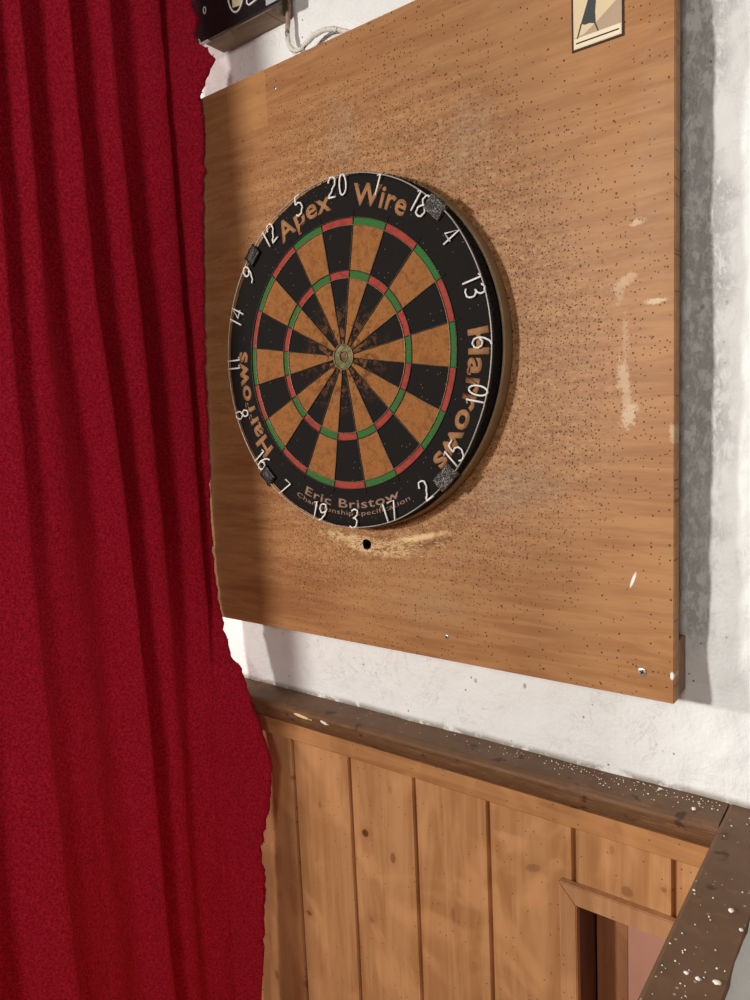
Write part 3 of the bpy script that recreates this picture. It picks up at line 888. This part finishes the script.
# y of each fold crest by height (wall is at +y, the viewer at -y)
crest = [
 [(2.6, -.540), (.03, -.560)],  # unseen extra fold, added to widen the curtain shadow on the plywood
 [(2.6, -.430), (.03, -.465)],
 [(2.6, -.335), (1.8, -.343), (1.2, -.385), (.03, -.395)],
 [(2.07, -.272), (1.81, -.276), (1.36, -.278), (.87, -.274), (.03, -.27)],
 [(2.06, -.226), (1.82, -.228), (1.56, -.222), (1.28, -.2164), (.03, -.21)],
 [(2.083, -.1593), (1.826, -.1548), (1.549, -.1357), (1.172, -.1285), (.76, -.1224), (.03, -.12)],
 [(2.102, -.0961), (1.833, -.0841), (1.542, -.0765), (1.23, -.0719), (.726, -.0742), (.03, -.075)],
 [(2.129, -.0081), (1.842, -.003), (1.532, .0005), (1.36, .002), (1.25, -.004), (1.10, -.012), (.726, -.012), (.03, -.012)],
]
amp = [
 [(2.6, .034), (.03, .034)],
 [(2.6, .03), (.03, .03)],
 [(2.6, .034), (.03, .034)],
 [(2.07, .026), (1.8, .020), (1.5, .011), (1.2, .008), (.03, .008)],       # soft hollow between the second pair
 [(2.07, .034), (1.75, .028), (1.5, .022), (1.2, .019), (.03, .018)],
 [(2.07, .033), (1.5, .028), (1.1, .022), (.7, .018), (.03, .02)],
 [(2.07, .034), (1.5, .030), (1.2, .014), (.9, .008), (.03, .01)],
 [(2.07, .026), (1.5, .014), (1.3, .006), (1.2, .006), (.03, .008)],
]
crest_x = [
 [(2.6, -.318), (.03, -.32)], [(2.6, -.315), (.03, -.315)], [(2.6, -.31), (.03, -.31)], [(2.6, -.305), (.03, -.300)],
 [(2.07, -.306), (1.6, -.310), (1.3, -.322), (.03, -.325)],
 [(2.6, -.305), (.03, -.300)], [(2.6, -.305), (1.5, -.307), (1.2, -.312), (.03, -.312)], [(2.6, -.308), (1.30, -.310), (1.10, -.300), (.8, -.305), (.03, -.305)],
]
edge_x = [(2.62, -.272), (2.244, -.2735), (2.214, -.2735), (2.190, -.2420), (2.175, -.2377), (2.159, -.2526), (2.144, -.2632), (2.130, -.2715), (2.111, -.2667), (2.072, -.2686), (1.988, -.2799), (1.842, -.2932), (1.689, -.3024), (1.530, -.3119), (1.432, -.3149), (1.366, -.3094), (1.333, -.303), (1.300, -.2965), (1.2685, -.2852), (1.258, -.2672), (1.224, -.2541), (1.178, -.2329), (1.133, -.2142), (1.101, -.208), (1.048, -.2169), (.973, -.2371), (.9345, -.2474), (.90, -.2409), (.827, -.2497), (.752, -.2562), (.673, -.2678), (.03, -.27)]
edge_y = [(2.62, .029), (.03, .029)]
bm = bmesh.new()
NSUB = 16
zrow = lin(.03, .75, .03) + lin(.75, 2.30, .006) + lin(2.30, 2.62, .03) + [2.62]
grid = []; edge_pts = []
for z in zrow:
    row = []
    K = [(interp(crest_x[k], z), interp(crest[k], z), interp(amp[k], z)) for k in range(8)]
    fray = .0040 * fbm(z * 75, 2, 3, 5) + .0045 * abs(fbm(z * 22, 8, 3, 4)) - .001
    if z > 2.11: fray *= 2.2
    ex_, ey_ = interp(edge_x, z) - .0055 + fray, interp(edge_y, z) + fray * .2
    q = min(1, max(0, (1.95 - z) / .45))
    tvs = [.30, .30, .30, .30 - .14 * q, .30 + .32 * q, .30, .30 + .1 * q, .30]
    for k in range(8):
        x0, y0, A = K[k]
        A *= 1.25
        x1, y1 = (K[k + 1][0], K[k + 1][1]) if k < 7 else (ex_, ey_)
        for s in range(NSUB + (1 if k == 7 else 0)):
            t = s / NSUB
            tv = tvs[k]
            ph = PI * t / tv if t < tv else PI + PI * (t - tv) / (1 - tv)
            d = .5 - .5 * math.cos(ph)
            x = x0 + (x1 - x0) * t - A * d
            y = y0 + (y1 - y0) * t
            x += .0022 * fbm(y * 26, z * 5, 3) + .0012 * fbm(y * 60, z * 26, 8)
            y += .0016 * fbm(y * 26 + 5, z * 5, 13)
            row.append(bm.verts.new((x, y, z)))
    edge_pts.append((ex_, ey_, z))
    grid.append(row)
for j in range(len(grid) - 1):
    for i in range(len(grid[0]) - 1):
        bm.faces.new((grid[j][i], grid[j][i + 1], grid[j + 1][i + 1], grid[j + 1][i])).smooth = True
bm.normal_update()
cl = obj('cloth', bm, FELT, curtain)
md = cl.modifiers.new('thickness', 'SOLIDIFY'); md.thickness = .0035; md.offset = 1.0 if False else -1.0
bm = bmesh.new()
rf = random.Random(21)
for (ex_, ey_, z) in edge_pts:
    if z < .6: continue
    for q in range(3):
        p = Vector((ex_ - .001, ey_ - rf.uniform(0, .003), z + rf.uniform(-.003, .003)))
        d = Vector((rf.uniform(.4, 1), rf.gauss(0, .25), rf.gauss(-.2, .6))).normalized() * rf.uniform(.0015, .0042)
        tube(bm, [p, p + d], lambda i: (.0009, .0004)[i], 3)
o = obj('frayed_edge', bm, FELT, curtain); o['kind'] = 'stuff'

# ------------------------------------------------------------------ plaster crumbs on the rails
ZR = 1.2128
def crumb_bm(x, y, r, seed):
    bm = bmesh.new(); rr = random.Random(seed)
    bmesh.ops.create_icosphere(bm, subdivisions=2, radius=r)
    sx, sy, sz = rr.uniform(.8, 1.5), rr.uniform(.7, 1.1), rr.uniform(.4, .7)
    mn = 9
    for v in bm.verts:
        q = v.co.normalized(); k = 1 + .30 * fbm(q.x * 2 + seed, q.y * 2, q.z * 2)
        v.co = Vector((v.co.x * sx * k, v.co.y * sy * k, v.co.z * sz * k)); mn = min(mn, v.co.z)
    for v in bm.verts: v.co += Vector((x, y, ZR - mn))
    return bm
spots = [(.4165, .0480, .0026, 'largest white plaster crumb on the wall rail, just left of the partition corner'),
         (.3745, .0735, .0018, 'white plaster crumb on the wall rail close under the white wall, below the plywood corner'),
         (.4825, -.1031, .0026, 'elongated white plaster crumb alone near the right edge of the partition cap'),
         (.4777, -.1978, .0022, 'round white plaster crumb at the middle of the lower cluster on the partition cap'),
         (.4690, -.1965, .0016, 'small white plaster crumb leftmost in the lower cluster on the partition cap'),
         (.4905, -.1940, .0023, 'white plaster crumb at the right end of the lower cluster by the white plaster'),
         (.4497, -.0912, .0013, 'small white plaster crumb near the left edge of the partition cap'),
         (.4940, -.1230, .0018, 'white plaster crumb against the right plaster edge of the partition cap')]
for i, (x, y, r, lb) in enumerate(spots):
    o = obj('plaster_crumb', crumb_bm(x, y, r, i + 1), CRUMB, None, True, origin=(x, y, ZR))
    tag(o, lb, 'crumb', 'larger plaster crumbs on the rails')
bm = bmesh.new(); rr = random.Random(11)
def tiny(x, y, r):
    s = bmesh.ops.create_icosphere(bm, subdivisions=1, radius=r, matrix=Matrix.Translation((x, y, ZR + r * .55)))
    for v in s['verts']: v.co += Vector((rr.gauss(0, r * .25), rr.gauss(0, r * .25), 0)); v.co.z = max(v.co.z, ZR)
for i in range(150):
    x = .44 - abs(rr.gauss(0, .16)); y = .077 - abs(rr.gauss(0, .014))
    if y < .036 or x < -.3: continue
    tiny(x, y, rr.uniform(.0003, .0009))
for i in range(60):
    x = rr.uniform(.450, .494); y = rr.uniform(-.28, .07) if i < 34 else rr.gauss(-.20, .03)
    tiny(x, y, rr.uniform(.0003, .0009))
o = obj('plaster_grit', bm, CRUMB, None, True, origin=(.3, .05, ZR))
tag(o, 'fine pale plaster grit scattered over the dark rails', 'grit', kind='stuff')
def flake(x0, x1, y, z, h, lb, seed):
    bm = bmesh.new(); rr = random.Random(seed); n = 7; up = []; dn = []
    for i in range(n + 1):
        t = i / n; x = x0 + (x1 - x0) * t; wd = h * (math.sin(PI * min(1, t * 1.1 + .05)) ** .7 if t < .95 else .35) * rr.uniform(.7, 1.1)
        up.append((x, z + wd * .5 - .003 * t)); dn.append((x, z - wd * .5 - .003 * t))
    prism(bm, up + dn[::-1], 'y', y - .0014, y)
    o = obj('paint_flake', bm, SPLINT if seed == 1 else CRUMB, None, origin=((x0 + x1) / 2, y, z))
    return tag(o, lb, 'flake', 'pale flakes on the front of the dark rail')
flake(-.157, -.121, .0300, 1.2040, .0050, 'long pale splinter flake on the front edge of the dark rail near the curtain', 1)
flake(-.103, -.088, .0300, 1.2040, .0048, 'short pale flake on the dark rail just right of the long splinter flake', 2)
